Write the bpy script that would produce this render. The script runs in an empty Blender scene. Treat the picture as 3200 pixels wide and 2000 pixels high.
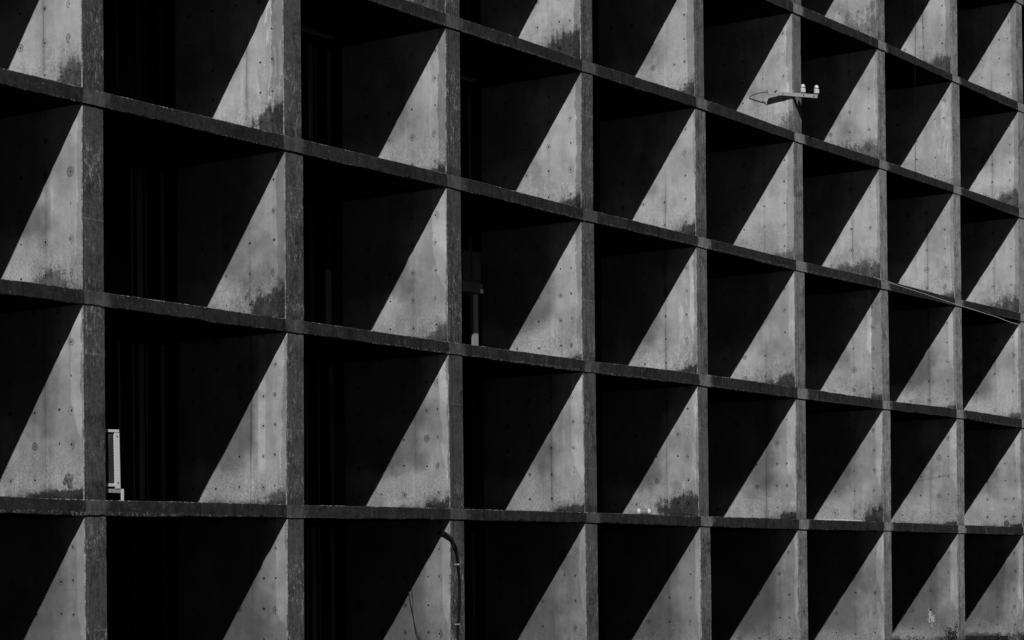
import bpy, math, random
from mathutils import Vector, Matrix, noise
random.seed(7)
R = math.radians
scene = bpy.context.scene
col = scene.collection

# ------------------------------------------------------------------ camera
CAM = (-23.7163, -24.8668, 1.7)
YAW, PITCH, ROLL, FPX, CY = 0.9548887, 0.01441164, -0.00955333, 6814.37, 1696.848
cam_data = bpy.data.cameras.new('camera')
cam = bpy.data.objects.new('camera', cam_data)
col.objects.link(cam)
fw = Vector((math.sin(YAW) * math.cos(PITCH), math.cos(YAW) * math.cos(PITCH), math.sin(PITCH)))
rt = Vector((math.cos(YAW), -math.sin(YAW), 0))
up = rt.cross(fw)
r2 = rt * math.cos(ROLL) + up * math.sin(ROLL)
u2 = -rt * math.sin(ROLL) + up * math.cos(ROLL)
m = Matrix((r2, u2, -fw)).transposed().to_4x4()
m.translation = Vector(CAM)
cam.matrix_world = m
cam_data.sensor_fit = 'HORIZONTAL'
cam_data.sensor_width = 36
cam_data.lens = FPX / 3200 * 36
cam_data.shift_y = (CY - 1000) / 3200
cam_data.clip_end = 3000
scene.camera = cam

# ------------------------------------------------------------------ light
SUN = Vector((0.90, 0.72, -1.0)).normalized()          # the way the light travels
elev = math.asin(-SUN.z)
world = bpy.data.worlds.new('World')
scene.world = world
world.use_nodes = True
wn = world.node_tree
wn.nodes.clear()
sky = wn.nodes.new('ShaderNodeTexSky')
sky.sky_type = 'NISHITA'
sky.sun_disc = False
sky.sun_elevation = elev
sky.sun_rotation = math.atan2(-SUN.x, -SUN.y)
sky.air_density = 0.05
sky.dust_density = 0.0
hsv = wn.nodes.new('ShaderNodeHueSaturation')           # a black and white photograph
hsv.inputs['Saturation'].default_value = 0
bg = wn.nodes.new('ShaderNodeBackground')
bg.inputs['Strength'].default_value = 0.05
wo = wn.nodes.new('ShaderNodeOutputWorld')
wn.links.new(sky.outputs[0], hsv.inputs['Color'])
wn.links.new(hsv.outputs[0], bg.inputs['Color'])
wn.links.new(bg.outputs[0], wo.inputs['Surface'])
sd = bpy.data.lights.new('sun', 'SUN')
sd.energy = 5.0
sd.angle = R(0.5)
sd.color = (1, 1, 1)
so = bpy.data.objects.new('sun', sd)
so.rotation_euler = SUN.to_track_quat('-Z', 'Y').to_euler()
so.location = (-20, -40, 40)
col.objects.link(so)
scene.view_settings.view_transform = 'Standard'
scene.view_settings.look = 'None'
scene.view_settings.exposure = -0.8
scene.view_settings.gamma = 1
scene.cycles.max_bounces = 6
# ------------------------------------------------------------------ node helpers
class NT:
    def __init__(s, name, rough=.9, spec=.2):
        s.m = bpy.data.materials.new(name); s.m.use_nodes = True
        s.t = s.m.node_tree; s.b = s.t.nodes['Principled BSDF']
        s.b.inputs['Roughness'].default_value = rough
        s.b.inputs['Specular IOR Level'].default_value = spec
        tc = s.t.nodes.new('ShaderNodeTexCoord'); s.co = tc.outputs['Object']
        oi = s.t.nodes.new('ShaderNodeObjectInfo'); s.rnd = oi.outputs['Random']
        cx = s.t.nodes.new('ShaderNodeCombineXYZ')
        for i, k in enumerate((91., 53., 37.)): s.set(cx.inputs[i], s.M('MULTIPLY', s.rnd, k))
        s.p = s.V('ADD', s.co, cx.outputs[0])
        sp = s.t.nodes.new('ShaderNodeSeparateXYZ'); s.set(sp.inputs[0], s.co)
        s.x, s.y, s.z = sp.outputs
    def set(s, inp, v):
        if isinstance(v, bpy.types.NodeSocket): s.t.links.new(v, inp)
        else: inp.default_value = v
    def M(s, op, a, b=0., c=None, clamp=False):
        n = s.t.nodes.new('ShaderNodeMath'); n.operation = op; n.use_clamp = clamp
        s.set(n.inputs[0], a); s.set(n.inputs[1], b)
        if c is not None: s.set(n.inputs[2], c)
        return n.outputs[0]
    def V(s, op, a, b):
        n = s.t.nodes.new('ShaderNodeVectorMath'); n.operation = op
        s.set(n.inputs[0], a); s.set(n.inputs[1], b); return n.outputs[0]
    def mul(s, *a):
        r = a[0]
        for q in a[1:]: r = s.M('MULTIPLY', r, q)
        return r
    def add(s, *a):
        r = a[0]
        for q in a[1:]: r = s.M('ADD', r, q)
        return r
    def sub(s, a, b): return s.M('SUBTRACT', a, b)
    def noise(s, scale, detail=5., rough=.6, st=(1, 1, 1), dist=0.):
        v = s.p if st == (1, 1, 1) else s.V('MULTIPLY', s.p, st)
        n = s.t.nodes.new('ShaderNodeTexNoise'); s.set(n.inputs['Vector'], v)
        n.inputs['Scale'].default_value = scale; n.inputs['Detail'].default_value = detail
        n.inputs['Roughness'].default_value = rough; n.inputs['Distortion'].default_value = dist
        return n.outputs[0]
    def ss(s, v, a, b):                                  # smoothstep, rises from a to b
        n = s.t.nodes.new('ShaderNodeMapRange'); n.interpolation_type = 'SMOOTHSTEP'
        s.set(n.inputs['Value'], v); s.set(n.inputs['From Min'], a); s.set(n.inputs['From Max'], b)
        return n.outputs[0]
    def inv(s, v): return s.M('SUBTRACT', 1., v)
    def lerp(s, a, b, f): return s.add(s.mul(a, s.inv(f)), s.mul(b, f))
    def var(s, n, amp): return s.M('MULTIPLY_ADD', s.sub(n, .5), amp, 1.)
    def att(s, name):
        n = s.t.nodes.new('ShaderNodeAttribute'); n.attribute_type = 'OBJECT'; n.attribute_name = name
        return n.outputs['Fac']
    def white(s, a, b, c):
        cx = s.t.nodes.new('ShaderNodeCombineXYZ')
        for i, k in enumerate((a, b, c)): s.set(cx.inputs[i], k)
        n = s.t.nodes.new('ShaderNodeTexWhiteNoise'); n.noise_dimensions = '3D'; s.set(n.inputs['Vector'], cx.outputs[0])
        sp = s.t.nodes.new('ShaderNodeSeparateXYZ'); s.set(sp.inputs[0], n.outputs['Color']); return sp.outputs
    def done(s, tone, bump=None, strength=.2, dist=.01):
        t = s.M('MAXIMUM', tone, .004)
        c = s.t.nodes.new('ShaderNodeCombineColor')
        for i in range(3): s.set(c.inputs[i], t)
        s.set(s.b.inputs['Base Color'], c.outputs[0])
        if bump is not None:
            n = s.t.nodes.new('ShaderNodeBump'); n.inputs['Strength'].default_value = strength
            n.inputs['Distance'].default_value = dist
            s.set(n.inputs['Height'], bump); s.set(s.b.inputs['Normal'], n.outputs[0])
        return s.m

def fin_side_material():
    s = NT('cast concrete wall', .95, .05); y, z = s.y, s.z
    nA = s.noise(.9, 4., .55); nB = s.noise(4.5, 7., .65); nC = s.noise(24., 6., .7)
    nD = s.noise(1.6, 6., .6, (1, 5, .55)); nE = s.noise(1.0, 3., .5, (3, 3, .6))
    cA, cB, cC = s.sub(nA, .5), s.sub(nB, .5), s.sub(nC, .5)
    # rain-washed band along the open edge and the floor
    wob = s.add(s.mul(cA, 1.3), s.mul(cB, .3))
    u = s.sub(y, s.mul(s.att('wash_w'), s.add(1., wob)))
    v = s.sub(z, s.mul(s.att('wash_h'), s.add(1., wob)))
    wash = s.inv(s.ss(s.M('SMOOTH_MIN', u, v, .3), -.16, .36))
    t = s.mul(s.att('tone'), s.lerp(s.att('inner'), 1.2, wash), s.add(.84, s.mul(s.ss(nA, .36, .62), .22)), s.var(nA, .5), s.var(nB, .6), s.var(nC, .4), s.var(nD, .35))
    rough = s.mul(s.inv(s.ss(s.add(z, s.mul(cA, .8)), .3, 1.0)), s.sub(s.ss(nC, .34, .66), .5))
    t = s.mul(t, s.add(1., s.mul(rough, .38)))
    run = s.mul(s.ss(s.add(s.noise(2.2, 5., .6, (1, 2.6, .5), 1.2), s.mul(cC, .1)), .53, .60), s.inv(s.ss(y, .35, .8)), s.att('runs'))
    t = s.mul(t, s.add(1., s.mul(run, .45)))
    # vertical bands beside the arris with a ragged border
    yy = s.add(y, s.mul(cB, .13), s.mul(cC, .06), s.mul(s.sub(nE, .5), .22))
    a1, a2 = s.att('band_a'), s.mul(s.att('band_b'), s.ss(s.add(z, s.mul(cA, 2.)), .5, 1.5))
    s1 = s.inv(s.ss(yy, s.sub(a1, .025), s.add(a1, .025)))
    s2 = s.mul(s.inv(s.ss(yy, s.sub(a2, .012), s.add(a2, .018))), s.inv(s1))
    t = s.mul(t, s.lerp(1., s.att('tone_a'), s1), s.lerp(1., s.att('tone_b'), s2), s.add(1., s.mul(s1, s.inv(s1), 1.1)))
    # dark growth in the corner by the floor
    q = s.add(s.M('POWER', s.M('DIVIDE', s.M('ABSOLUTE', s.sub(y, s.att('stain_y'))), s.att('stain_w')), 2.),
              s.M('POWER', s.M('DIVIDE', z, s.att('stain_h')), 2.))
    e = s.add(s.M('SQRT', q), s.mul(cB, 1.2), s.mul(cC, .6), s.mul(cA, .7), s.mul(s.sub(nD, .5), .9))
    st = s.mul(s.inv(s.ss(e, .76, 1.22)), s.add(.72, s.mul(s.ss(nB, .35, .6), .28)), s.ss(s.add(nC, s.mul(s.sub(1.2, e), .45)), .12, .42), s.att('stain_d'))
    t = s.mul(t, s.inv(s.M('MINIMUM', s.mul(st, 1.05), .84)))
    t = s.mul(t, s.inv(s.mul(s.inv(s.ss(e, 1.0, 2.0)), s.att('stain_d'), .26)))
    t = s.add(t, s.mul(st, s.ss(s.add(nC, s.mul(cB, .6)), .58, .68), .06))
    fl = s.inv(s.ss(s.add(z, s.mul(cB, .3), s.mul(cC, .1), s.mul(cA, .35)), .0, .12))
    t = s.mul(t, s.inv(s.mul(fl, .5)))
    # formwork joint and the drip below it
    jd = s.M('ABSOLUTE', s.sub(y, s.add(s.att('joint_y'), s.mul(s.sub(nE, .5), .02))))
    jz = s.ss(nE, .35, .6)
    js = s.att('joint_s')
    t = s.mul(t, s.inv(s.mul(s.inv(s.ss(jd, .004, .016)), js, s.add(.25, s.mul(jz, .35)))))
    dr = s.inv(s.ss(s.M('ABSOLUTE', s.add(s.sub(y, s.att('joint_y')), s.mul(cB, .08))), .01, .09))
    t = s.mul(t, s.inv(s.mul(dr, js, jz, .28)))
    pm = s.mul(s.inv(s.ss(s.M('ABSOLUTE', s.sub(y, .575)), .08, .09)), s.att('patch'), s.ss(z, .45, .8))
    t = s.mul(t, s.add(1., s.mul(pm, .38)))
    # a second rain streak
    dr2 = s.inv(s.ss(s.M('ABSOLUTE', s.add(s.sub(y, s.add(.35, s.mul(s.rnd, 1.2))), s.mul(cB, .12))), .0, .05))
    t = s.mul(t, s.add(1., s.mul(dr2, s.sub(nD, .45), .9)))
    # faint pour line and fine scratches
    pl = s.inv(s.ss(s.M('ABSOLUTE', s.sub(z, s.add(1.6, s.mul(s.rnd, .6), s.mul(cA, .08)))), .003, .015))
    t = s.mul(t, s.inv(s.mul(pl, s.ss(nB, .45, .65), .25)))
    pit = s.ss(s.noise(70., 2., .5), .70, .76)
    t = s.mul(t, s.inv(s.mul(pit, s.ss(nB, .45, .6), .45)))
    # tie-rod holes
    hz, y0 = s.att('hole_z'), s.att('hole_y')
    gy = s.M('DIVIDE', s.sub(y, y0), .56); gz = s.M('DIVIDE', s.sub(z, .31), hz)
    ry, rz = s.M('ROUND', gy), s.M('ROUND', gz)
    w = s.white(ry, rz, s.mul(s.rnd, 100.))
    dy = s.M('ABSOLUTE', s.mul(s.sub(gy, ry), .56)); dy2 = s.M('ABSOLUTE', s.sub(y, .27))
    near = s.M('LESS_THAN', dy2, dy); dy = s.M('MINIMUM', dy, dy2)
    w2 = s.white(s.add(ry, s.mul(near, 17.)), rz, s.mul(s.rnd, 77.))
    dy = s.add(dy, s.mul(s.sub(w2[0], .5), .012)); dz = s.add(s.mul(s.sub(gz, rz), hz), s.mul(s.sub(w2[1], .5), .04))
    d = s.M('SQRT', s.add(s.mul(dy, dy), s.mul(dz, dz)))
    ok = s.mul(s.ss(z, .16, .2), s.ss(y, .14, .18), s.inv(s.ss(y, 2.4, 2.45)), s.M('GREATER_THAN', w2[2], .14))
    hal_r = s.add(.035, s.mul(w2[1], w2[1], .075))
    hal = s.inv(s.ss(s.add(d, s.mul(cC, .05)), s.mul(hal_r, .75), hal_r))
    ring = s.inv(s.ss(s.M('ABSOLUTE', s.sub(s.add(d, s.mul(cC, .02)), s.mul(hal_r, .72))), .004, .014))
    t = s.mul(t, s.inv(s.mul(hal, ok, s.mul(w2[0], .38))))
    t = s.mul(t, s.add(1., s.mul(ring, ok, s.sub(w2[2], .62), .9)))
    hole = s.mul(s.inv(s.ss(d, .013, .022)), ok)
    t = s.mul(t, s.inv(s.mul(hole, .95)))
    bump = s.sub(s.add(s.mul(nC, .35), s.mul(nB, .5)), s.mul(hole, 1.5))
    return s.done(t, bump, .35, .008)

def fin_front_material():
    s = NT('weathered concrete edge'); x, z = s.x, s.z
    nA = s.noise(1.6, 5., .6); nB = s.noise(7., 8., .7); nC = s.noise(30., 6., .75)
    nS = s.noise(3.0, 7., .7, (7, 1, .7)); nF = s.noise(9., 6., .7, (2.6, 1, .7), .9)
    c1, c2, c3, c4 = s.ss(nA, .36, .64), s.ss(nB, .38, .62), s.ss(nC, .36, .64), s.ss(nS, .36, .64)
    t = s.mul(s.att('front'), s.add(.06, s.mul(c1, .58), s.mul(c2, .44), s.mul(c3, .36), s.mul(c4, .38)))
    mo = s.ss(s.add(nB, s.mul(s.sub(nA, .5), .8)), .5, .62)
    t = s.mul(t, s.inv(s.mul(mo, s.att('mould'), .5)))
    fl = s.mul(s.ss(nF, .53, .60), s.ss(nC, .36, .56), s.ss(s.noise(1.1, 3., .5), .38, .58))
    t = s.add(t, s.mul(fl, .24))
    g = s.inv(s.ss(s.M('ABSOLUTE', s.sub(x, s.add(.12, s.mul(s.sub(nS, .5), .012)))), .004, .022))
    t = s.mul(t, s.inv(s.mul(g, s.att('groove'), .55)))
    g2 = s.inv(s.ss(s.M('ABSOLUTE', s.sub(x, s.add(.05, s.mul(s.sub(nB, .5), .02)))), .002, .014))
    t = s.mul(t, s.add(1., s.mul(g2, s.ss(nC, .45, .6), .7)))
    lift = s.inv(s.ss(s.M('ABSOLUTE', s.sub(z, s.add(.7, s.mul(s.rnd, 1.6), s.mul(s.sub(nB, .5), .06)))), .003, .014))
    t = s.add(t, s.mul(lift, s.ss(nC, .44, .58), .13))
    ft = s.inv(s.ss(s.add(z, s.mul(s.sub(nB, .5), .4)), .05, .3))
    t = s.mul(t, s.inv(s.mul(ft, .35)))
    return s.done(t, s.add(nC, nB), .6, .012)

def arris_material():
    s = NT('worn concrete arris')  # wear, plus a lightened colour as if the chamfer catches the sun
    nB = s.noise(9., 6., .7, (1, 1, .5)); nC = s.noise(40., 4., .7)
    t = s.mul(s.lerp(.12, .42, s.ss(s.add(nB, s.mul(s.sub(nC, .5), .6)), .42, .6)), s.att('worn_lit'))
    return s.done(t, nC, .5, .01)

def slab_front_material():
    s = NT('stained slab edge'); x, z = s.x, s.z
    nA = s.noise(.8, 5., .6); nB = s.noise(6., 8., .7); nC = s.noise(26., 6., .75)
    nS = s.noise(2.4, 6., .7, (4, 1, .8)); nF = s.noise(30., 3., .6, (1.2, 1, .8))
    c1, c2, c3, c4 = s.ss(nA, .38, .62), s.ss(nB, .38, .62), s.ss(nC, .36, .64), s.ss(nS, .38, .62)
    dirt = s.add(.25, s.mul(c1, .35), s.mul(c2, .4), s.mul(c3, .4), s.mul(c4, .5))
    t = s.mul(.026, dirt)
    xm = s.M('MODULO', s.add(x, PX * 8), PX)
    j = s.mul(s.ss(s.add(xm, s.mul(s.sub(nB, .5), .3)), -.06, .03), s.inv(s.ss(s.add(xm, s.mul(s.sub(nB, .5), .9)), .40, .62)))
    wr = s.ss(x, 12., 25.)
    t = s.lerp(t, s.mul(s.lerp(.085, .25, wr), s.add(.25, s.mul(dirt, .8))), j)
    t = s.add(t, s.mul(s.ss(nF, .62, .70), s.ss(nB, .46, .56), .14))
    t = s.add(t, s.mul(s.ss(s.noise(1.3, 5., .65, (3.5, 1, .8)), .60, .68), c2, .05))
    low = s.inv(s.ss(s.add(z, s.mul(s.sub(nC, .5), .06)), -.225, -.205))
    t = s.add(t, s.mul(low, s.ss(nF, .55, .62), .14))
    return s.done(t, s.add(nC, nB), .6, .012)

def grain(name, a, amp=.5, scale=8., rough=.9, spec=.2, st=(1, 1, 1), bump=.2):
    s = NT(name, rough, spec)
    n1 = s.noise(scale, 7., .65, st); n2 = s.noise(scale * .2, 4., .6, st)
    return s.done(s.mul(a, s.var(n1, amp), s.var(n2, amp)), n1, bump, .005)

PX, TH, ST, D = 4.690254, 0.461336, 0.246836, 2.56882
Z = {-3: 21.95, -2: 18.76816, -1: 15.55074, 0: 12.40788, 1: 9.30179, 2: 6.15588, 3: 2.95588, 4: -0.24}
GROUND = -0.45
tz = {(1, 0): 0.016, (1, 1): 0.022, (0, 2): -0.009, (1, 2): 0.031, (0, 3): -0.005, (1, 3): -0.008, (0, 4): 0.03, (1, 4): -0.021, (0, 5): -0.01, (1, 5): -0.032, (-1, 6): 0.014, (0, 6): 0.024, (1, 6): -0.006, (-1, 7): -0.04, (0, 7): 0.011, (1, 7): -0.04, (1, 8): -0.01, (2, 0): 0.017, (2, 1): -0.005, (2, 2): -0.024, (2, 3): -0.023, (2, 4): 0.025, (2, 5): 0.017, (2, 6): -0.004, (2, 7): 0.026, (3, 0): -0.035, (3, 1): -0.011, (3, 2): 0.007, (3, 3): 0.017, (3, 4): 0.015, (3, 5): 0.02, (3, 6): 0.017, (3, 7): 0.003}
bz = {(1, 0): 0.015, (1, 1): 0.006, (0, 2): -0.024, (1, 2): 0.018, (0, 3): -0.014, (1, 3): -0.014, (0, 4): 0.021, (1, 4): -0.015, (0, 5): 0.0, (1, 5): -0.057, (-1, 6): 0.017, (0, 6): 0.026, (1, 6): -0.01, (-1, 7): 0.008, (0, 7): 0.034, (1, 7): -0.004, (-1, 8): -0.019, (-2, 8): -0.005, (0, 8): -0.072, (1, 8): -0.011, (2, 0): 0.036, (2, 1): 0.012, (2, 2): -0.014, (2, 3): -0.028, (2, 4): -0.002, (2, 5): -0.006, (2, 6): 0.0, (2, 7): 0.016, (2, 8): -0.028, (3, 0): -0.05, (3, 1): -0.001, (3, 2): 0.035, (3, 3): 0.045, (3, 4): 0.023, (3, 5): 0.011, (3, 6): 0.023, (3, 7): 0.01, (3, 8): 0.004}
xt = {(1, 0): -0.004, (1, 1): 0.03, (0, 2): 0.021, (1, 2): -0.006, (0, 3): 0.003, (1, 3): -0.041, (0, 4): -0.033, (1, 4): -0.043, (0, 5): -0.021, (1, 5): -0.047, (-1, 6): -0.004, (0, 6): 0.005, (1, 6): 0.034, (-1, 7): -0.031, (0, 7): 0.016, (1, 7): 0.018, (1, 8): -0.012, (2, 0): -0.026, (2, 1): 0.041, (2, 2): -0.004, (2, 3): -0.05, (2, 4): -0.052, (2, 5): -0.072, (2, 6): 0.081, (2, 7): 0.065, (3, 0): -0.022, (3, 1): 0.019, (3, 2): 0.019, (3, 3): -0.016, (3, 4): -0.055, (3, 5): -0.059, (3, 6): 0.013, (3, 7): -0.001}
xb = {(1, 0): 0.0, (1, 1): 0.052, (0, 2): 0.027, (1, 2): -0.01, (0, 3): 0.011, (1, 3): -0.04, (0, 4): -0.024, (1, 4): -0.034, (0, 5): -0.01, (1, 5): -0.037, (-1, 6): -0.011, (0, 6): 0.017, (1, 6): 0.027, (-1, 7): 0.006, (0, 7): 0.009, (1, 7): 0.054, (-1, 8): 0.089, (-2, 8): -0.023, (0, 8): 0.032, (1, 8): 0.077, (2, 0): -0.021, (2, 1): 0.064, (2, 2): 0.003, (2, 3): -0.031, (2, 4): -0.044, (2, 5): -0.03, (2, 6): 0.074, (2, 7): 0.089, (2, 8): 0.045, (3, 0): -0.014, (3, 1): 0.033, (3, 2): 0.016, (3, 3): -0.003, (3, 4): -0.012, (3, 5): -0.008, (3, 6): 0.044, (3, 7): 0.013, (3, 8): 0.012}
xr = {(1, 0): 0.004, (1, 1): 0.04, (0, 2): 0.018, (1, 2): 0.002, (0, 3): -0.008, (1, 3): -0.041, (0, 4): -0.066, (1, 4): -0.026, (0, 5): -0.034, (1, 5): -0.027, (-1, 6): -0.009, (0, 6): -0.018, (1, 6): -0.008, (-1, 7): -0.036, (0, 7): 0.066, (1, 7): 0.013, (2, 0): -0.019, (2, 1): 0.073, (2, 2): -0.006, (2, 3): -0.018, (2, 4): -0.043, (2, 5): -0.003, (2, 6): 0.03, (2, 7): 0.027, (3, 0): -0.015, (3, 1): 0.029, (3, 2): 0.007, (3, 3): -0.011, (3, 4): -0.069, (3, 5): -0.015, (3, 6): 0.028, (3, 7): 0.038}

M = dict(side=fin_side_material(), front=fin_front_material(), arris=arris_material(), slab=slab_front_material())
M['soffit'] = grain('shade-darkened concrete soffit', .012, .6, 5., .95, 0.)  # underside coloured near-black to deepen the shade beneath each slab
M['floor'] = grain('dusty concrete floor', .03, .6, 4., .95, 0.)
M['wall'] = grain('shaded concrete wall', .035, .6, 3., .95, 0., st=(3, 3, .6))  # far fin faces coloured dark to cut bounce light into the cells
M['frame'] = grain('faded window frame', .12, .9, 9., .7, st=(4, 4, .4))
M['frame_dark'] = grain('dark window frame', .03, .9, 9., .7, st=(4, 4, .4))  # darker copy of the frame, used in some windows
M['pane'] = grain('blacked-out window pane', .008, .8, 3., .6, .12)  # near-black matt colour stands in for the unlit rooms behind
M['white_metal'] = grain('white painted metal', .82, .08, 6., .5, .3)
M['grey_metal'] = grain('galvanised metal', .42, .35, 25., .55, .4)
M['dark_metal'] = grain('rusted dark metal', .035, .6, 30., .7)
M['coil'] = grain('dark coil behind grille', .02, .4, 60., .7)
M['mesh'] = grain('grey wire grille', .1, .3, 40., .6)
M['dirty_metal'] = grain('dirty beige metal', .07, .5, 7., .7)
M['porcelain'] = grain('glazed porcelain', .75, .12, 14., .25, .5)
M['rubber'] = grain('black cable sheath', .007, .5, 20., .6, .15)
M['pale_cable'] = grain('sun-bleached cable', .5, .3, 30., .8)
M['plastic'] = grain('white plastic', .7, .08, 10., .4, .4)
M['label'] = grain('printed dark label', .22, 1.2, 30., .5)
M['pale_strip'] = grain('pale strip surface', .9, .2, 12., .8)
M['paint'] = grain('spattered white paint', .52, .3, 14., .7)
M['leaf'] = grain('dusty weed leaf', .035, .6, 12., .8)
M['stem'] = grain('dry weed stem', .05, .5, 12., .8)
M['ground'] = grain('dry earth', .03, .6, 1.5, .95)

# ------------------------------------------------------------------ object helpers
def tag(o, label=None, cat=None, group=None, kind=None):
    for k, v in (('label', label), ('category', cat), ('group', group), ('kind', kind)):
        if v: o[k] = v
    return o
def empty(name, loc, label, cat, group=None, rz=0):
    o = bpy.data.objects.new(name, None); col.objects.link(o); o.empty_display_size = .2
    o.location = loc; o.rotation_euler = (0, 0, rz)
    return tag(o, label, cat, group)
class MB:
    def __init__(s): s.v, s.f, s.m, s.sm = [], [], [], []
    def face(s, ids, mi=0, sm=False): s.f.append(ids); s.m.append(mi); s.sm.append(sm)
    def box(s, lo, hi, mi=0, rot=None, at=(0, 0, 0)):
        n = len(s.v)
        for x in (lo[0], hi[0]):
            for y in (lo[1], hi[1]):
                for z in (lo[2], hi[2]):
                    p = Vector((x, y, z))
                    if rot is not None: p = rot @ p
                    s.v.append(tuple(p + Vector(at)))
        for q in ((0, 1, 3, 2), (4, 6, 7, 5), (0, 4, 5, 1), (2, 3, 7, 6), (0, 2, 6, 4), (1, 5, 7, 3)):
            s.face([n + i for i in q], mi)
        return s
    def tube(s, pts, r, k=8, mi=0, cap=True):
        pts = [Vector(p) for p in pts]; rings = []
        rs = r if isinstance(r, (list, tuple)) else [r] * len(pts)
        ref = None
        for i, p in enumerate(pts):
            t = (pts[min(i + 1, len(pts) - 1)] - pts[max(i - 1, 0)]).normalized()
            if ref is None: ref = t.orthogonal().normalized()
            ref = (ref - t * ref.dot(t)).normalized(); b = t.cross(ref)
            n = len(s.v)
            for a in range(k):
                an = 2 * math.pi * a / k
                s.v.append(tuple(p + (ref * math.cos(an) + b * math.sin(an)) * rs[i]))
            rings.append(n)
        for a, b in zip(rings, rings[1:]):
            for i in range(k): s.face([a + i, a + (i + 1) % k, b + (i + 1) % k, b + i], mi, True)
        if cap:
            s.face([rings[0] + i for i in range(k)][::-1], mi); s.face([rings[-1] + i for i in range(k)], mi)
        return s
    def lathe(s, prof, k=20, mi=0, axis=None, at=(0, 0, 0)):
        q = Vector((0, 0, 1)).rotation_difference(Vector(axis or (0, 0, 1))); rings = []
        for r, h in prof:
            n = len(s.v); rings.append(n)
            for a in range(k):
                an = 2 * math.pi * a / k
                s.v.append(tuple(q @ Vector((r * math.cos(an), r * math.sin(an), h)) + Vector(at)))
        for a, b in zip(rings, rings[1:]):
            for i in range(k): s.face([a + i, a + (i + 1) % k, b + (i + 1) % k, b + i], mi, False)
        s.face([rings[0] + i for i in range(k)][::-1], mi); s.face([rings[-1] + i for i in range(k)], mi)
        return s
    def build(s, name, mats, parent=None, loc=(0, 0, 0)):
        me = bpy.data.meshes.new(name); me.from_pydata(s.v, [], s.f)
        for m_ in (mats if isinstance(mats, (list, tuple)) else [mats]): me.materials.append(m_)
        me.polygons.foreach_set('material_index', s.m); me.polygons.foreach_set('use_smooth', s.sm); me.update()
        o = bpy.data.objects.new(name, me); col.objects.link(o); o.location = loc
        if parent: o.parent = parent
        return o
def bevel(o, w, seg=2):
    b = o.modifiers.new('bevel', 'BEVEL'); b.width = w; b.segments = seg; b.limit_method = 'ANGLE'; return o

def cl(v, a=.045): return max(-a, min(a, v))
def fbm(*p): return noise.fractal(Vector(p), 1.0, 2.0, 4)

# ------------------------------------------------------------------ ground
g = MB(); n = 60; SX = 1200.
def gz(x, y):
    d = math.hypot(x - 10, y + 5)
    return GROUND + .05 * noise.noise(Vector((x * .2, y * .2, 0))) + (0 if d < 80 else 1.5 * noise.noise(Vector((x * .01, y * .01, 3))) * min(1, (d - 80) / 200))
def gs(i):
    u = 2 * i / n - 1; return SX * (abs(u) ** 3) * (1 if u > 0 else -1)
for i in range(n + 1):
    for j in range(n + 1):
        x, y = gs(i) + 10, gs(j) - 5; g.v.append((x, y, gz(x, y)))
for i in range(n):
    for j in range(n):
        a = i * (n + 1) + j; g.face([a, a + n + 1, a + n + 2, a + 1], 0, True)
tag(g.build('ground', M['ground']), kind='structure')

# ------------------------------------------------------------------ the building
bld = empty('concrete_building', (0, 0, GROUND), 'weathered concrete building whose facade is a deep grid of square open cells', 'building')
def bpart(o):                                            # parent without moving
    o.parent = bld; o.location = Vector(o.location) - Vector(bld.location); return o
JMIN, JMAX = -3, 11
XMIN, XMAX = JMIN * PX, JMAX * PX + TH
def zoff(tab, k, X):
    a = X / PX; i = math.floor(a); f = a - i; f = f * f * (3 - 2 * f)
    return cl(tab.get((k, i), 0)) * (1 - f) + cl(tab.get((k, i + 1), 0)) * f
def slab(k):
    s = MB(); zt = Z[k]; X = XMIN; xs = []
    while X < XMAX: xs.append(X); X += .05 if -2 < X < 42 else .4
    xs.append(XMAX)
    for X in xs:
        a, b = zoff(tz, k, X), zoff(bz, k, X)
        wt = .006 * fbm(X * 2.2, k * 9.1, 0) + .004 * noise.noise(Vector((X * 14, k * 3.3, 1)))
        wb = .015 * fbm(X * 1.5, k * 5.7, 4) + .008 * noise.noise(Vector((X * 13, k * 7.7, 2))) + .004 * random.uniform(-1, 1)
        chip = max(0, noise.noise(Vector((X * 3.1, k * 2.9, 8))) - .38) * .12
        yf = -.016 + .004 * fbm(X * .7, k, 2)
        top, bot = a + wt, -ST + b + wb
        for p in ((6., 0.), (.03, top), (yf + .008, top), (yf, top - .010 - chip * .3), (yf, bot + .014 + chip), (yf + .012 + chip * .5, bot + .002), (.06, bot), (2.6, -ST + b), (6., -ST)):
            s.v.append((X, p[0], p[1]))
    K = 9
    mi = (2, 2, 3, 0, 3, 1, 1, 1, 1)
    for i in range(len(xs) - 1):
        for q in range(K):
            a, b = i * K + q, i * K + (q + 1) % K
            s.face([b, a, a + K, b + K], mi[q])
    s.face(list(range(K))); s.face([len(s.v) - K + q for q in range(K)][::-1])
    o = s.build('floor_slab', [M['slab'], M['soffit'], M['floor'], M['slab_arris']], None, (0, 0, zt)); return bpart(o)
def slab_arris_material():
    s = NT('chipped slab arris')
    nF = s.noise(20., 4., .65); nB = s.noise(3., 4., .6)
    return s.done(s.add(.04, s.mul(s.ss(s.add(nF, s.mul(s.sub(nB, .5), .7)), .52, .66), .3)), nF, .5, .01)
M['slab_arris'] = slab_arris_material()
for k in (-3, -2, -1, 0, 1, 2, 3): slab(k)

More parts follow.
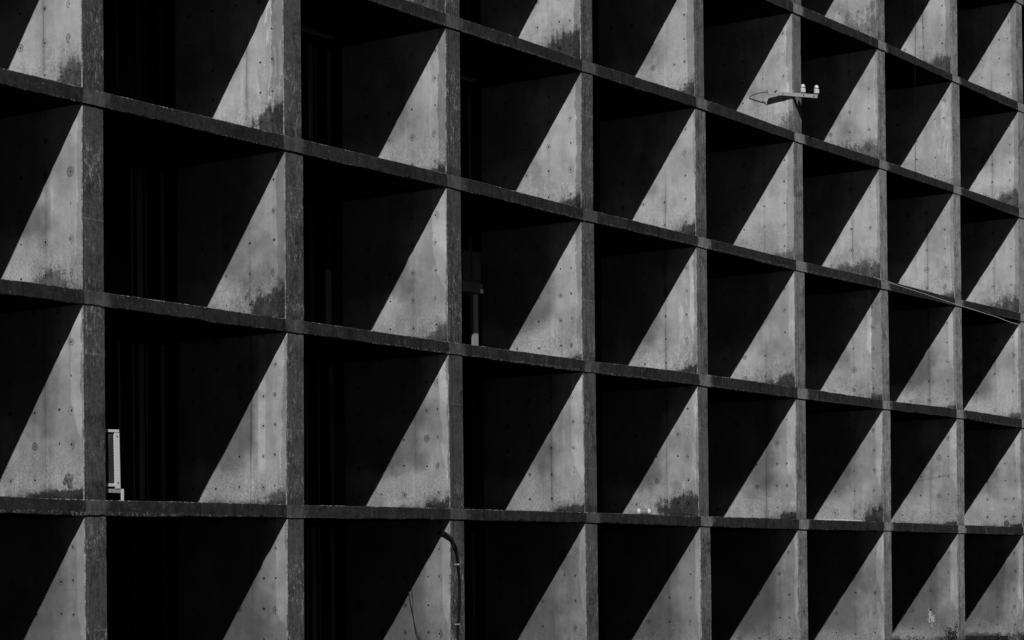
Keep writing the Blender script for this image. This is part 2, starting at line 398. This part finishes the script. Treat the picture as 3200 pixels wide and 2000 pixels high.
# how each wall has weathered: (stain w, h, y, strength), (band a, tone a, band b, tone b), tone
FINS = {}
def F(k, j, st=(.5, .3, 0, .5), band=None, tone=None, wash=None, js=.7):
    FINS[k, j] = (st, band, tone, wash, js)
F(-1, 5, (.9, 1.1, 0, .8)); F(-1, 6, (1.1, .8, 0, .55)); F(-1, 7, (1.2, .5, 0, .75)); F(-1, 8, (.5, .3, 0, .3), tone=.9)
F(0, 1, (.6, .4, 0, .8)); F(0, 2, (1.15, .75, 0, 1.)); F(0, 3, (1.0, .68, 0, 1.)); F(0, 4, (.75, .36, 0, .9), (.2, .7, 0, 1)); F(0, 5, (.45, .5, 0, .6), (.16, .72, 0, 1))
F(0, 6, (1.8, .5, .2, .7), (.1, .8, 0, 1)); F(0, 7, (.6, .2, 0, .3), (.08, .85, 0, 1), .95); F(0, 8, (1.3, .5, 0, .8)); 
F(1, 0, (.7, .45, 0, .8), (.02, .8, 0, 1), 1.0, (1.1, 1.1)); F(1, 1, (1.0, .62, 0, 1.), (.28, .68, 0, 1)); F(1, 2, (.5, .22, 0, .9), (.22, .62, 0, 1)); F(1, 3, (.75, .26, 0, .9), (.15, .6, 0, 1), js=1.)
F(1, 4, (.6, .3, 0, 1.), (.05, .8, 0, 1)); F(1, 5, (.65, .22, 0, .6), (.2, .75, 0, 1)); F(1, 6, (3.0, .5, 0, .8), (.12, .75, 0, 1), js=1.35); F(1, 7, (.5, .15, 0, .6), (.12, .8, 0, 1)); F(1, 8, (1.1, .5, 0, .8))
F(2, 0, (.42, .42, .72, .75), (.14, .85, 0, 1), 1.02, (.7, .9)); F(2, 1, (1.0, .55, 0, .9), (.2, .78, .5, 1.18)); F(2, 2, (.5, .3, 0, .75), (.04, .7, .34, 1.35)); F(2, 3, (.3, .12, 0, .7), (.16, .8, .3, 1.15))
F(2, 4, (.7, .2, 0, .95), (.1, .75, .2, 1.35)); F(2, 5, (.75, .36, 0, .95), (.03, .8, .16, 1.35)); F(2, 6, (.5, .15, 0, .7), (.34, .7, .42, 1.38)); F(2, 7, (.5, .15, 0, .7), (.1, .75, .25, 1.35)); F(2, 8, (.5, .2, 0, .7), (.1, .8, .2, 1.35))
F(3, 0, (.9, .14, .4, .95), (.05, .85, .25, 1.35), 1.0); F(3, 1, (.6, .25, 0, .7), (.1, .8, .3, 1.15), 1.04, js=1.35); F(3, 2, (.55, .22, 0, .95), (.03, .8, .2, 1.38), .95, (.5, .7)); F(3, 3, (.7, .2, 0, 1.), (.04, .7, .3, 1.38))
F(3, 4, (.75, .55, .35, 1.1), (.06, .9, .18, 1.15)); F(3, 5, (.6, .2, 0, 1.), (.03, .8, .3, 1.35)); F(3, 6, (.65, .4, 0, .9), (.06, .8, .2, 1.35)); F(3, 7, (.4, .1, 0, .8), (.03, .9, .22, 1.35)); F(3, 8, (.4, .1, 0, .8))
for j in range(-2, 11): F(4, j, (.3, .1, 0, .2), (.02, .9, (.2, .24, .2, .16, .12, .1)[j % 6], 1.38), js=.3)

FRONT = {-3: .10, -2: .10, -1: .10, 0: .098, 1: .105, 2: .095, 3: .12, 4: .15, 5: .22, 6: .27, 7: .29, 8: .30}
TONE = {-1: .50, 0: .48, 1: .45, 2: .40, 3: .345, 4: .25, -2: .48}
def fin(k, j):                                           # the piece standing on slab k
    z0, z1 = Z[k], Z[k - 1] - ST
    xlb, xlt = xt.get((k, j), 0), xb.get((k - 1, j), xt.get((k, j), 0))
    xrb = TH + xr.get((k, j), 0)
    xrt = xrb + (xlt - xlb) * .5
    zb = cl(tz.get((k, j), 0)) - .02; zt_ = z1 - z0 + cl(bz.get((k - 1, j), 0)) + .012
    if k == 4: zb = GROUND - z0 - .1
    s = MB(); NZ = 44; c = .011; sd_ = k * 17.3 + j * 5.1
    yo = .004 + .008 * random.random(); cl_ = min(xlb, xlt)
    for i in range(NZ + 1):
        f = i / NZ; z = zb + (zt_ - zb) * f
        xl = xlb + (xlt - xlb) * f; xr_ = xrb + (xrt - xrb) * f
        n1 = .003 * noise.noise(Vector((z * 9, sd_, 0))) + .002 * random.uniform(-1, 1)
        n2 = .007 * fbm(z * 4, sd_, 5) + .003 * random.uniform(-1, 1)
        ch = max(0, noise.noise(Vector((z * 5, sd_, 9))) - .35) * .05
        cc = c + abs(n1) + ch * .5
        yw = .004 * fbm(z * .8, sd_, 2)
        for p in ((xl, D), (xl, yo + cc), (xl + cc, yo + yw), (xr_ - .008 - ch, yo + yw), (xr_ + n2 - ch, yo + .012 + ch), (xr_, .1), (xr_, D)):
            s.v.append((p[0], p[1], z))
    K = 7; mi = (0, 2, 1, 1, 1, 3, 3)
    for i in range(NZ):
        for q in range(K):
            a, b = i * K + q, i * K + (q + 1) % K
            s.face([a, b, b + K, a + K], mi[q])
    s.face(list(range(K))[::-1]); s.face([len(s.v) - K + q for q in range(K)])
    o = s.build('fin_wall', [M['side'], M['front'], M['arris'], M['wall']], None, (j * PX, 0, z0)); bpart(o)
    rs = random.Random(k * 101 + j * 7)
    st, band, tone, wash, js = FINS.get((k, j), ((.5, .3, 0, .5), None, None, None, .7))
    up_ = k <= 1
    band = band or ((.18, .68, 0, 1) if up_ else (rs.uniform(.05, .1), .72, rs.uniform(.16, .26), 1.3))
    wash = wash or ((1.0, .9) if up_ else (rs.uniform(.5, .8), rs.uniform(.55, .9)) if k < 4 else (rs.uniform(.35, .6), .2))
    pa = rs.random() < .5
    for nme, val in (('stain_w', st[0]), ('stain_h', st[1]), ('stain_y', st[2]), ('stain_d', st[3]), ('band_a', band[0]), ('tone_a', band[1]), ('band_b', band[2]), ('tone_b', band[3]),
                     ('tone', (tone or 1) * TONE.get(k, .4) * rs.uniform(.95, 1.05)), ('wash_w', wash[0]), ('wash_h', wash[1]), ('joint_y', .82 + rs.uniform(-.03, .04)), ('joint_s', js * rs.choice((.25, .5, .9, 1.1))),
                     ('hole_z', .53), ('hole_y', .54 if pa else .27), ('front', FRONT.get(j, .27) * rs.uniform(.9, 1.12)), ('mould', rs.uniform(.5, 1) if j < 4 else rs.uniform(.1, .5)),
                     ('groove', 0 if j < 2 else rs.uniform(.2, 1.)), ('inner', .8 if up_ else .64), ('runs', 1.1 if (k, j) == (1, 1) else rs.choice((0., 0., .3, .7))), ('patch', 1. if (k, j) == (3, 1) else 0.), ('worn_lit', 1. if j < 5 else .8)):
        o[nme] = float(val)
    return o
for k in (-2, -1, 0, 1, 2, 3, 4):
    for j in range(JMIN + 1, JMAX): fin(k, j)

# window wall behind the cells: one window per cell, its frame a mesh, its panes a sub-part
def window_meshes(h, rs):
    f = MB()
    W = PX; y0 = 2.86
    posts = [(-.08, .10), (-.445, .03), (-.65, .13), (-.80, .035), (-1.15, .05), (-1.9, .05), (-2.1, .10), (-2.9, .05), (-3.35, .12), (-4.0, .05)]
    for x, w in posts: f.box((x, y0, .0), (x + w, y0 + .07, h))
    keep = [q for q in posts if q[0] in (-.08, -.445) or rs.random() < .6]
    f = MB()
    for x, w in keep: f.box((x, y0 + .02 * rs.random(), .0), (x + w, y0 + .08, h))
    posts = keep; xs = sorted(posts)
    for a, b in zip(xs, xs[1:]):
        for zz in (0.,): f.box((a[0] + a[1], y0 + .012, zz), (b[0], y0 + .06, zz + .07))
    p = MB()
    for a, b in zip(xs, xs[1:]): p.box((a[0] + a[1] - .005, y0 + .03, .02), (b[0] + .005, y0 + .04, h - .02))
    p.box((.02, y0 + .03, .02), (PX + min(q[0] for q in posts) + .005, y0 + .04, h - .02))
    return f, p
wf = wp = None
for k in (-2, -1, 0, 1, 2, 3, 4):
    h = Z[k - 1] - ST - Z[k] - .05
    for j in range(0, 11):
        f, p = window_meshes(h, random.Random(k * 31 + j))
        o = f.build('window', M['frame' if (k + 2 * j) % 3 else 'frame_dark'], None, (j * PX, 0, Z[k] + .01)); bpart(o)
        q = p.build('pane', M['pane'], o)
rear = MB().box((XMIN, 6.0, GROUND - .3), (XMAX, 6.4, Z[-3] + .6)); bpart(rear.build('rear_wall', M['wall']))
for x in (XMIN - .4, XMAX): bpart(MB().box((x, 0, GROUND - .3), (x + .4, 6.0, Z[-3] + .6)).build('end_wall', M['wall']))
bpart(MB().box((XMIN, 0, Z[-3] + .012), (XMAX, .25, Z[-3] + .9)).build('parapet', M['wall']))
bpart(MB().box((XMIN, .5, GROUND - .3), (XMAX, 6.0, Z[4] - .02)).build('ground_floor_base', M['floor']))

# ------------------------------------------------------------------ small surface damage on the walls (sub-parts of their wall)
def fin_at(k, j):
    for o in bld.children:
        if o.name.startswith('fin_wall') and abs(o.location.x - j * PX) < .01 and abs(o.location.z + bld.location.z - Z[k]) < .01: return o
rs = random.Random(5)
sp = MB()
def flake(cy, cz, ry, rz, n=16, th=.003, jag=.6):
    b = len(sp.v); a0 = rs.random() * 6
    for i in range(n):
        a = a0 + 2 * math.pi * i / n; q = 1 - jag * rs.random()
        for x in (-.001, -.001 - th): sp.v.append((x, cy + math.cos(a) * ry * q, cz + math.sin(a) * rz * q))
    sp.face([b + 2 * i + 1 for i in range(n)])
    for i in range(n): k2 = (i + 1) % n; sp.face([b + 2 * i, b + 2 * k2, b + 2 * k2 + 1, b + 2 * i + 1])
flake(.80, .62, .12, .13, 30, .003, .75); flake(.86, .72, .10, .10, 26, .004, .8); flake(.76, .55, .09, .12, 26, .005, .75)
flake(.88, .55, .06, .08, 18, .006, .8); flake(.80, .40, .018, .10, 12, .004, .4); flake(.90, .84, .02, .05, 10); flake(1.05, .36, .02, .025, 8)
for _ in range(40):
    a, q = rs.random() * 6.28, rs.uniform(.05, .26); flake(.82 + q * math.cos(a), .62 + q * 1.1 * math.sin(a), rs.uniform(.004, .014), rs.uniform(.004, .016), 7)
f7 = fin_at(4, 7)
sp.build('paint_splash', M['paint'], f7, (xt.get((4, 7), 0) - .0005, 0, 0))
cr = MB(); b0 = 0
for (cy, cz, ry, rz, dp) in ((.35, .30, .10, .10, .03), (.30, .20, .07, .07, .025), (.42, .25, .05, .05, .02), (.26, .13, .04, .05, .02)):
    n = 14; b0 = len(cr.v); cr.v.append((-dp, cy, cz))
    for ring, q in ((1, .5), (2, 1.)):
        for i in range(n):
            a = 2 * math.pi * i / n; w_ = q * rs.uniform(.7, 1.15)
            cr.v.append((-dp * (1 - q) * rs.uniform(.3, 1.5) - .001, cy + ry * w_ * math.cos(a), cz + rz * w_ * math.sin(a)))
    for i in range(n):
        k2 = (i + 1) % n
        cr.face([b0, b0 + 1 + i, b0 + 1 + k2]); cr.face([b0 + 1 + i, b0 + 1 + n + i, b0 + 1 + n + k2, b0 + 1 + k2])
cr.build('spalled_patch', grain('spalled aggregate', .16, 1.6, 34., .95, bump=.9), fin_at(3, 0), (xt.get((3, 0), 0) - .003, 0, 0))

# ------------------------------------------------------------------ bracket with two insulators, fifth wall from the left
P1, P2 = Vector((23.236, .581, 13.349)), Vector((23.529, -.60, 13.148))
ib = empty('insulator_bracket', P1, 'rusty angle iron bracket carrying two white insulators across a column edge', 'bracket')
dx = (P2 - P1).normalized(); sy = dx.cross(Vector((0, 0, 1))).normalized(); uz = sy.cross(dx).normalized()
if sy.x < 0: pass
rot = Matrix((dx, sy, uz)).transposed()
L = (P2 - P1).length
side = 1 if (rot @ Vector((0, 1, 0))).x > 0 else -1       # towards the wall
def yb(a, b): return (min(a * side, b * side), max(a * side, b * side))
mb = MB(); a, b = yb(0, .008); mb.box((0, a, 0), (L, b, .086), rot=rot); a, b = yb(.008, .075); mb.box((0, a, .078), (L, b, .086), rot=rot)
bevel(mb.build('angle_bar', M['grey_metal'], ib), .002, 1)
for t in (.30, .72, .93):
    q = MB(); q.lathe([(.016, 0), (.016, .01), (.008, .011), (.008, .018)], 6, axis=rot @ Vector((0, -side, 0)), at=rot @ Vector((t * L, 0, .045))); q.build('bolt', M['dark_metal'], ib)
q = MB(); q.tube([rot @ Vector((.17 * L, .01 * side, .08)), rot @ Vector((.20 * L, .03 * side, -.01)), rot @ Vector((.19 * L, .10 * side, -.07)), rot @ Vector((.17 * L, .15 * side, -.085))], .010, 8)
q.build('fixing_rod', M['dark_metal'], ib)
q = MB(); q.lathe([(.03, 0), (.03, .05), (.018, .06), (.018, .075)], 8, axis=(.2, -.5, .8), at=rot @ Vector((.13 * L, .02 * side, .05))); q.build('cable_clamp', M['dark_metal'], ib)
ins_prof = [(.030, -.03), (.032, .0), (.070, .004), (.078, .012), (.077, .12), (.070, .138), (.054, .142), (.054, .152), (.072, .158), (.074, .172), (.060, .182), (.058, .19), (.062, .196), (.056, .215), (.046, .242), (.030, .250)]
for t in (.69, .965):
    o = MB().lathe([(a * .84, b * .84) for a, b in ins_prof], 28, at=rot @ Vector((t * L, .038 * side, .105))).build('insulator', M['porcelain'], ib)
    w_ = MB(); c0 = rot @ Vector((t * L, .038 * side, .105 + .1235))
    w_.tube([c0 + Vector((.050 * math.cos(i * .4), .050 * math.sin(i * .4), 0)) for i in range(17)], .008, 6); w_.build('tie_wire', M['dark_metal'], o)
# twisted wire that holds the bracket back to a tie hole
A, B = Vector((23.409, 1.20, 13.397)) - P1, rot @ Vector((0, .004, .05))
q = MB()
for ph in (0, math.pi):
    pts = []
    for i in range(61):
        f = i / 60; c = A.lerp(B, f) + Vector((-.03 * math.sin(f * 3.14), 0, .03 * math.sin(f * 3.14)))
        an = ph + f * 40; spread = .010 + .05 * max(0, f - .85) / .15
        pts.append(c + Vector((.3 * math.cos(an), .3 * math.sin(an), math.sin(an))) * spread)
    q.tube(pts, .0055, 5)
q.build('tie_wire', M['dark_metal'], ib)

# ------------------------------------------------------------------ air conditioner on a stand, first bay
zf = Z[3] + .0
st = empty('ac_stand', (.70, .30, zf), 'low white steel stand under the pale air conditioner behind the leftmost full column', 'stand')
def leg(x, y): return MB().box((x - .03, y - .03, -.03), (x + .03, y - .024, .165)).box((x + .024, y - .024, -.03), (x + .03, y + .03, .165))
for x in (-.16, .345):
    for y in (-.02, .6): leg(x, y).build('leg', M['white_metal'], st)
MB().box((-.16, -.044, .10), (.31, -.04, .16)).box((-.16, .56, .10), (.31, .565, .16)).build('cross_rail', M['grey_metal'], st)
ac = empty('air_conditioner', (.52, .25, zf + .19), 'pale air conditioner unit with grey mesh side peeking past the leftmost full column', 'air conditioner')
ac.rotation_euler = (0, R(-1.2), 0)
w, dd, hh = .47, .62, .86
bevel(MB().box((0, .03, .05), (w - .005, dd, hh)).build('casing', M['coil'], ac), .01)
bevel(MB().box((-.01, -.012, hh + .002), (w + .0, dd + .01, hh + .045)).build('top_cover', M['white_metal'], ac), .006)
bevel(MB().box((-.01, -.008, .0), (w - .105, dd, .048)).build('base_tray', M['white_metal'], ac), .006)
cp = MB().box((w - .10, -.006, -.03), (w, .026, hh)).box((w + .0005, -.006, -.03), (w + .006, dd, hh)).build('corner_panel', M['white_metal'], ac)
for zz in (.06, hh - .06): MB().lathe([(.014, 0), (.012, .006), (.004, .007)], 12, axis=(0, -1, 0), at=(w - .045, -.0065, zz)).build('screw', M['dark_metal'], cp)
gr = MB()
W2 = w - .105
for s_ in (1, -1):
    i = -18
    while i < 26:
        a0, a1 = i * .045, i * .045 + s_ * W2 * 1.0
        z0_, z1_ = (i * .045, i * .045 + W2) if s_ > 0 else (i * .045 + W2, i * .045)
        p0, p1 = Vector((0, .015, z0_)), Vector((W2, .015, z1_))
        lo, hi = .055, hh - .002
        def clipz(p, q_):
            pts = []
            for u, v_ in ((p, q_), (q_, p)):
                if u.z < lo:
                    if v_.z <= lo: return None
                    u = u.lerp(v_, (lo - u.z) / (v_.z - u.z))
                if u.z > hi:
                    if v_.z >= hi: return None
                    u = u.lerp(v_, (hi - u.z) / (v_.z - u.z))
                pts.append(u)
            return pts
        c_ = clipz(p0, p1)
        if c_ and (c_[0] - c_[1]).length > .02: gr.tube(c_, .0065, 5)
        i += 1
gr.build('mesh_grille', M['mesh'], ac)

# ------------------------------------------------------------------ dim air conditioner on a post, third bay
ac2 = empty('air_conditioner', (12.06, 1.60, 7.51), 'dusty dark air conditioner with louvred front high in a shaded cell', 'air conditioner')
w, dd, hh = .64, .34, .86
bevel(MB().box((-.35, .02, .0), (w, dd, hh)).build('casing', M['dirty_metal'], ac2), .012)
MB().box((-.35, -.006, .0), (w + .006, .018, .2)).build('base_panel', grain('pale dirty panel', .15, .7, 8.), ac2)
lv = MB()
for cx_ in (-.3, -.02, .27):
    for i in range(14): lv.box((cx_, -.004, 0), (cx_ + .22, .014, .012), rot=Matrix.Rotation(R(18), 3, 'X'), at=(0, .0, .27 + i * .04))
lv.build('louvre', grain('pale louvre', .16, .4, 8.), ac2)
bevel(MB().box((w - .10, -.022, .0), (w + .012, -.008, .09)).build('corner_bracket', M['white_metal'], ac2), .004)
ps = empty('support_post', (12.62, 1.74, Z[2]), 'narrow pale square post under the dark air conditioner', 'post')
bevel(MB().box((-.085, -.03, -.02), (.085, .03, 1.34)).build('shaft', grain('pale square post', .32, .4, 8., st=(3, 3, .5)), ps), .006)
MB().box((-.12, -.06, -.02), (.12, .06, .015)).build('foot_plate', M['grey_metal'], ps)
bd = MB().box((-.085, -.02, 0), (.085, .02, 1.57)).build('timber_board', grain('pale upright board', .22, .5, 8., st=(4, 4, .5)), None, (9.175, 2.79, Z[2] + .005))
bevel(bd, .004, 1); tag(bd, 'short pale upright board standing before a shaded window, second bay', 'board')

# ------------------------------------------------------------------ tube lamps under the soffit
lm = None
for x0, x1 in ((7.25, 8.73), (11.84, 13.32)):
    c = ((x0 + x1) / 2, 2.18, Z[0] - ST - .004)
    l = empty('tube_lamp', c, 'unlit strip lamp under the ceiling of the cell right of the %s column' % ('second' if x0 < 9 else 'third'), 'lamp', 'strip lamps under the ceilings')
    if lm is None:
        lm = [MB().box((-.74, -.05, -.05), (.74, .05, 0)).build('housing', grain('dusty lamp housing', .1, .3, 8.), l), MB().tube([(-.70, 0, -.065), (.70, 0, -.065)], .018, 10).build('tube', grain('dusty tube', .16, .3, 8.), l)]
    else:
        for o in lm: c_ = o.copy(); col.objects.link(c_); c_.parent = l

# ------------------------------------------------------------------ litter on the lowest visible ledge
jr = empty('plastic_jar', (16.62, .32, Z[3] + .008), 'white capped plastic jar with dark label lying on the ledge', 'jar')
jr.rotation_euler = (0, 0, R(-65))
bevel(MB().lathe([(.066, 0), (.072, .005), (.072, .05), (.068, .055)], 28, axis=(1, 0, 0), at=(0, 0, .072)).build('cap', M['plastic'], jr), .002)
MB().lathe([(.060, .056), (.064, .062), (.066, .08), (.0665, .24), (.064, .255), (.050, .275), (.046, .29)], 28, axis=(1, 0, 0), at=(0, 0, .068)).build('body', M['plastic'], jr)
MB().lathe([(.0668, .066), (.0672, .07), (.0673, .225), (.0668, .23)], 28, axis=(1, 0, 0), at=(0, 0, .068)).build('label', M['label'], jr)
MB().tube([(.20, -.03, .130), (.24, -.03, .143), (.275, -.03, .125), (.285, -.03, .08)], .009, 8).build('handle', M['plastic'], jr)
tn = empty('tin_can', (36.55, .10, Z[3] + .018), 'round dark tin can lying on its side near the right edge', 'can')
MB().lathe([(.078, 0), (.082, .008), (.078, .016), (.078, .2), (.082, .208), (.078, .216)], 28, axis=(.92, .38, 0), at=(0, 0, .082)).build('wall', M['dark_metal'], tn)
MB().lathe([(.070, 0), (.066, .003), (.02, .003)], 28, axis=(-.92, -.38, 0), at=(-.004, -.002, .082)).build('lid', grain('scratched tin lid', .09, 1.2, 30., .6), tn)
pk = MB(); n = 24
for i in range(n + 1):
    x = 2.30 * i / n; wv = .004 * noise.noise(Vector((x * 3, 0, 0))); tp = .6 + .4 * math.sin(math.pi * i / n)
    for y, z in ((0, 0), (0, .030 * tp), (.10, .030 * tp), (.10, 0)): pk.v.append((x, y + wv * 2, z + wv))
for i in range(n):
    for q in range(4): a, b = 4 * i + q, 4 * i + (q + 1) % 4; pk.face([a, b, b + 4, a + 4])
pk.face([0, 1, 2, 3]); pk.face([4 * n + q for q in (3, 2, 1, 0)])
tag(pk.build('pale_strip', M['pale_strip'], None, (24.66, .015, Z[3] + .020)), 'long bright white strip lying along the ledge', 'pale_strip')  # thin near-white bar along the slab edge

# ------------------------------------------------------------------ cables
def spline(pts, n=8):
    pts = [Vector(p) for p in pts]; out = []
    for i in range(len(pts) - 1):
        p0, p1, p2, p3 = pts[max(i - 1, 0)], pts[i], pts[i + 1], pts[min(i + 2, len(pts) - 1)]
        for k in range(n):
            t = k / n; out.append(.5 * ((2 * p1) + (p2 - p0) * t + (2 * p0 - 5 * p1 + 4 * p2 - p3) * t * t + (3 * p1 - p0 - 3 * p2 + p3) * t ** 3))
    return out + [pts[-1]]
tc = empty('power_cable', (9.2, -.06, GROUND), 'thick black cable bending out of a cell and down a column front', 'cable')
pts = [(9.345, .26, 2.49), (9.335, .19, 2.525), (9.335, .10, 2.51), (9.345, -.02, 2.43), (9.40, -.065, 2.32), (9.487, -.065, 2.194), (9.559, -.05, 1.919), (9.606, -.05, 1.613), (9.60, -.05, 1.245), (9.569, -.05, .864), (9.537, -.05, .482), (9.53, -.05, -.6)]
MB().tube([p - tc.location for p in spline(pts)], .024, 12).build('sheath', M['rubber'], tc)
for x, z in ((9.562, 1.90), (9.560, .76)):
    cp = MB(); c = Vector((x, -.05, z)) - tc.location
    cp.tube([c + Vector((  .027 * math.cos(a),   .027 * math.sin(a), 0)) for a in [math.pi + i * math.pi / 10 for i in range(11)]], .006, 6)
    cp.box((-.055, .045, -.014), (.055, .049, .014), at=c); cp.lathe([(.0265, -.014), (.0265, .014)], 16, at=c)
    cp.build('clip', M['grey_metal'], tc)
for pts, lab in (([(9.36, 1.02, 1.50), (9.335, .958, 1.359), (9.335, .921, 1.158), (9.335, .865, .942), (9.335, .829, .742), (9.335, .791, .588), (9.335, .734, .462), (9.335, .66, .1), (9.335, .6, -.5)], 'left one of two thin dark wires hanging down the wall beside the thick cable'),
                 ([(9.36, .90, 1.48), (9.335, .889, 1.412), (9.335, .866, 1.25), (9.335, .874, 1.065), (9.335, .847, .85), (9.335, .781, .634), (9.335, .666, .463), (9.335, .5, .1), (9.335, .45, -.5)], 'right one of two thin dark wires hanging down the wall beside the thick cable')):
    tag(MB().tube(spline(pts), .0065, 6).build('thin_wire', M['dark_metal']), lab, 'wire', 'thin wires on the wall')
pts = [(27.70, -.03, 9.30), (28.02, -.10, 9.25), (28.45, -.90, 8.93), (28.90, -1.74, 8.585), (29.37, -2.6, 8.25), (29.95, -3.65, 7.86), (32.5, -8.3, 6.6), (35.5, -14, 6.0)]
tag(MB().tube(spline(pts), .0055, 6).build('overhead_wire', M['pale_cable']), 'thin pale wire sagging across the facade at the right', 'wire')
pts = [(27.66, -.03, 9.285), (27.99, -.12, 9.27), (28.16, -.36, 9.15)]
tag(MB().tube(spline(pts), .004, 6).build('wire_tail', M['pale_cable']), 'short loose end of pale wire beside the sagging one', 'wire')
pts = [(30.40, -.05, 22.3), (30.36, -.07, 19.5), (30.33, -.07, 17.045), (30.27, -.07, 14.7), (30.205, -.07, 12.3)]
tag(MB().tube(spline(pts), .007, 6).build('hanging_cable', M['rubber']), 'thin black cable hanging straight down across the upper right cells', 'cable')

# ------------------------------------------------------------------ weeds along the foot of the wall
def weed(name, x, y, h, n, label, group, seed):
    rs = random.Random(seed); o = empty(name, (x, y, gz(x, y) - .02), label, 'weed', group)
    s, l = MB(), MB()
    def leaf(p, d, ln):
        d = d.normalized(); sd_ = d.cross(Vector((rs.uniform(-1, 1), rs.uniform(-1, 1), rs.uniform(-.2, 1)))).normalized() * ln * .22
        b = len(l.v); mid = p + d * ln * .5 + Vector((0, 0, ln * .06)); tip = p + d * ln - Vector((0, 0, ln * .12))
        for q in (p, mid + sd_, tip, mid - sd_): l.v.append(tuple(q))
        l.face([b, b + 1, b + 2, b + 3])
    for i in range(n):
        a = rs.uniform(0, 6.28); lean = rs.uniform(.05, .55); hh = h * rs.uniform(.45, 1.)
        bx = Vector((rs.uniform(-.16, .16), rs.uniform(-.08, .08), 0)); d = Vector((math.cos(a) * lean, math.sin(a) * lean * .5, 1))
        pts = [bx + d * hh * f + Vector((math.cos(a), 0, 0)) * lean * hh * .35 * f * f for f in (0, .25, .5, .75, 1)]
        s.tube(pts, [.007, .006, .005, .004, .0025], 5)
        for k in range(int(7 + hh * 16)):
            f = rs.uniform(.08, 1.); q = f * 4; i0 = min(int(q), 3); p = pts[i0].lerp(pts[i0 + 1], q - i0)
            an = rs.uniform(0, 6.28); leaf(p, Vector((math.cos(an), math.sin(an), rs.uniform(.1, .9))), rs.uniform(.03, .085))
        if rs.random() < .6:
            for k in range(3):
                an = rs.uniform(0, 6.28); p = pts[3].lerp(pts[4], rs.random()); tip = p + Vector((math.cos(an) * .07, math.sin(an) * .05, .07))
                s.tube([p, tip], .0025, 4); leaf(tip, Vector((math.cos(an), 0, 1)), .035)
    s.build('stems', M['stem'], o); l.build('foliage', M['leaf'], o)
weed('tall_weed', 31.62, -.32, .80, 26, 'tallest dark weed in front of the column near the lower right corner', None, 3)
for i, (x, y, h, n) in enumerate(((27.6, -.3, .40, 8), (28.2, -.35, .48, 10), (28.9, -.28, .46, 9), (29.6, -.3, .4, 7), (31.0, -.4, .42, 9), (32.4, -.35, .3, 8), (33.4, -.3, .42, 12), (34.2, -.35, .34, 12), (34.9, -.3, .42, 12), (35.7, -.35, .36, 10), (36.6, -.3, .42, 10), (37.4, -.3, .4, 9))):
    weed('low_weed', x, y, h, n, 'low dark weed tuft growing along the foot of the concrete wall', 'low weeds along the wall foot', 20 + i)
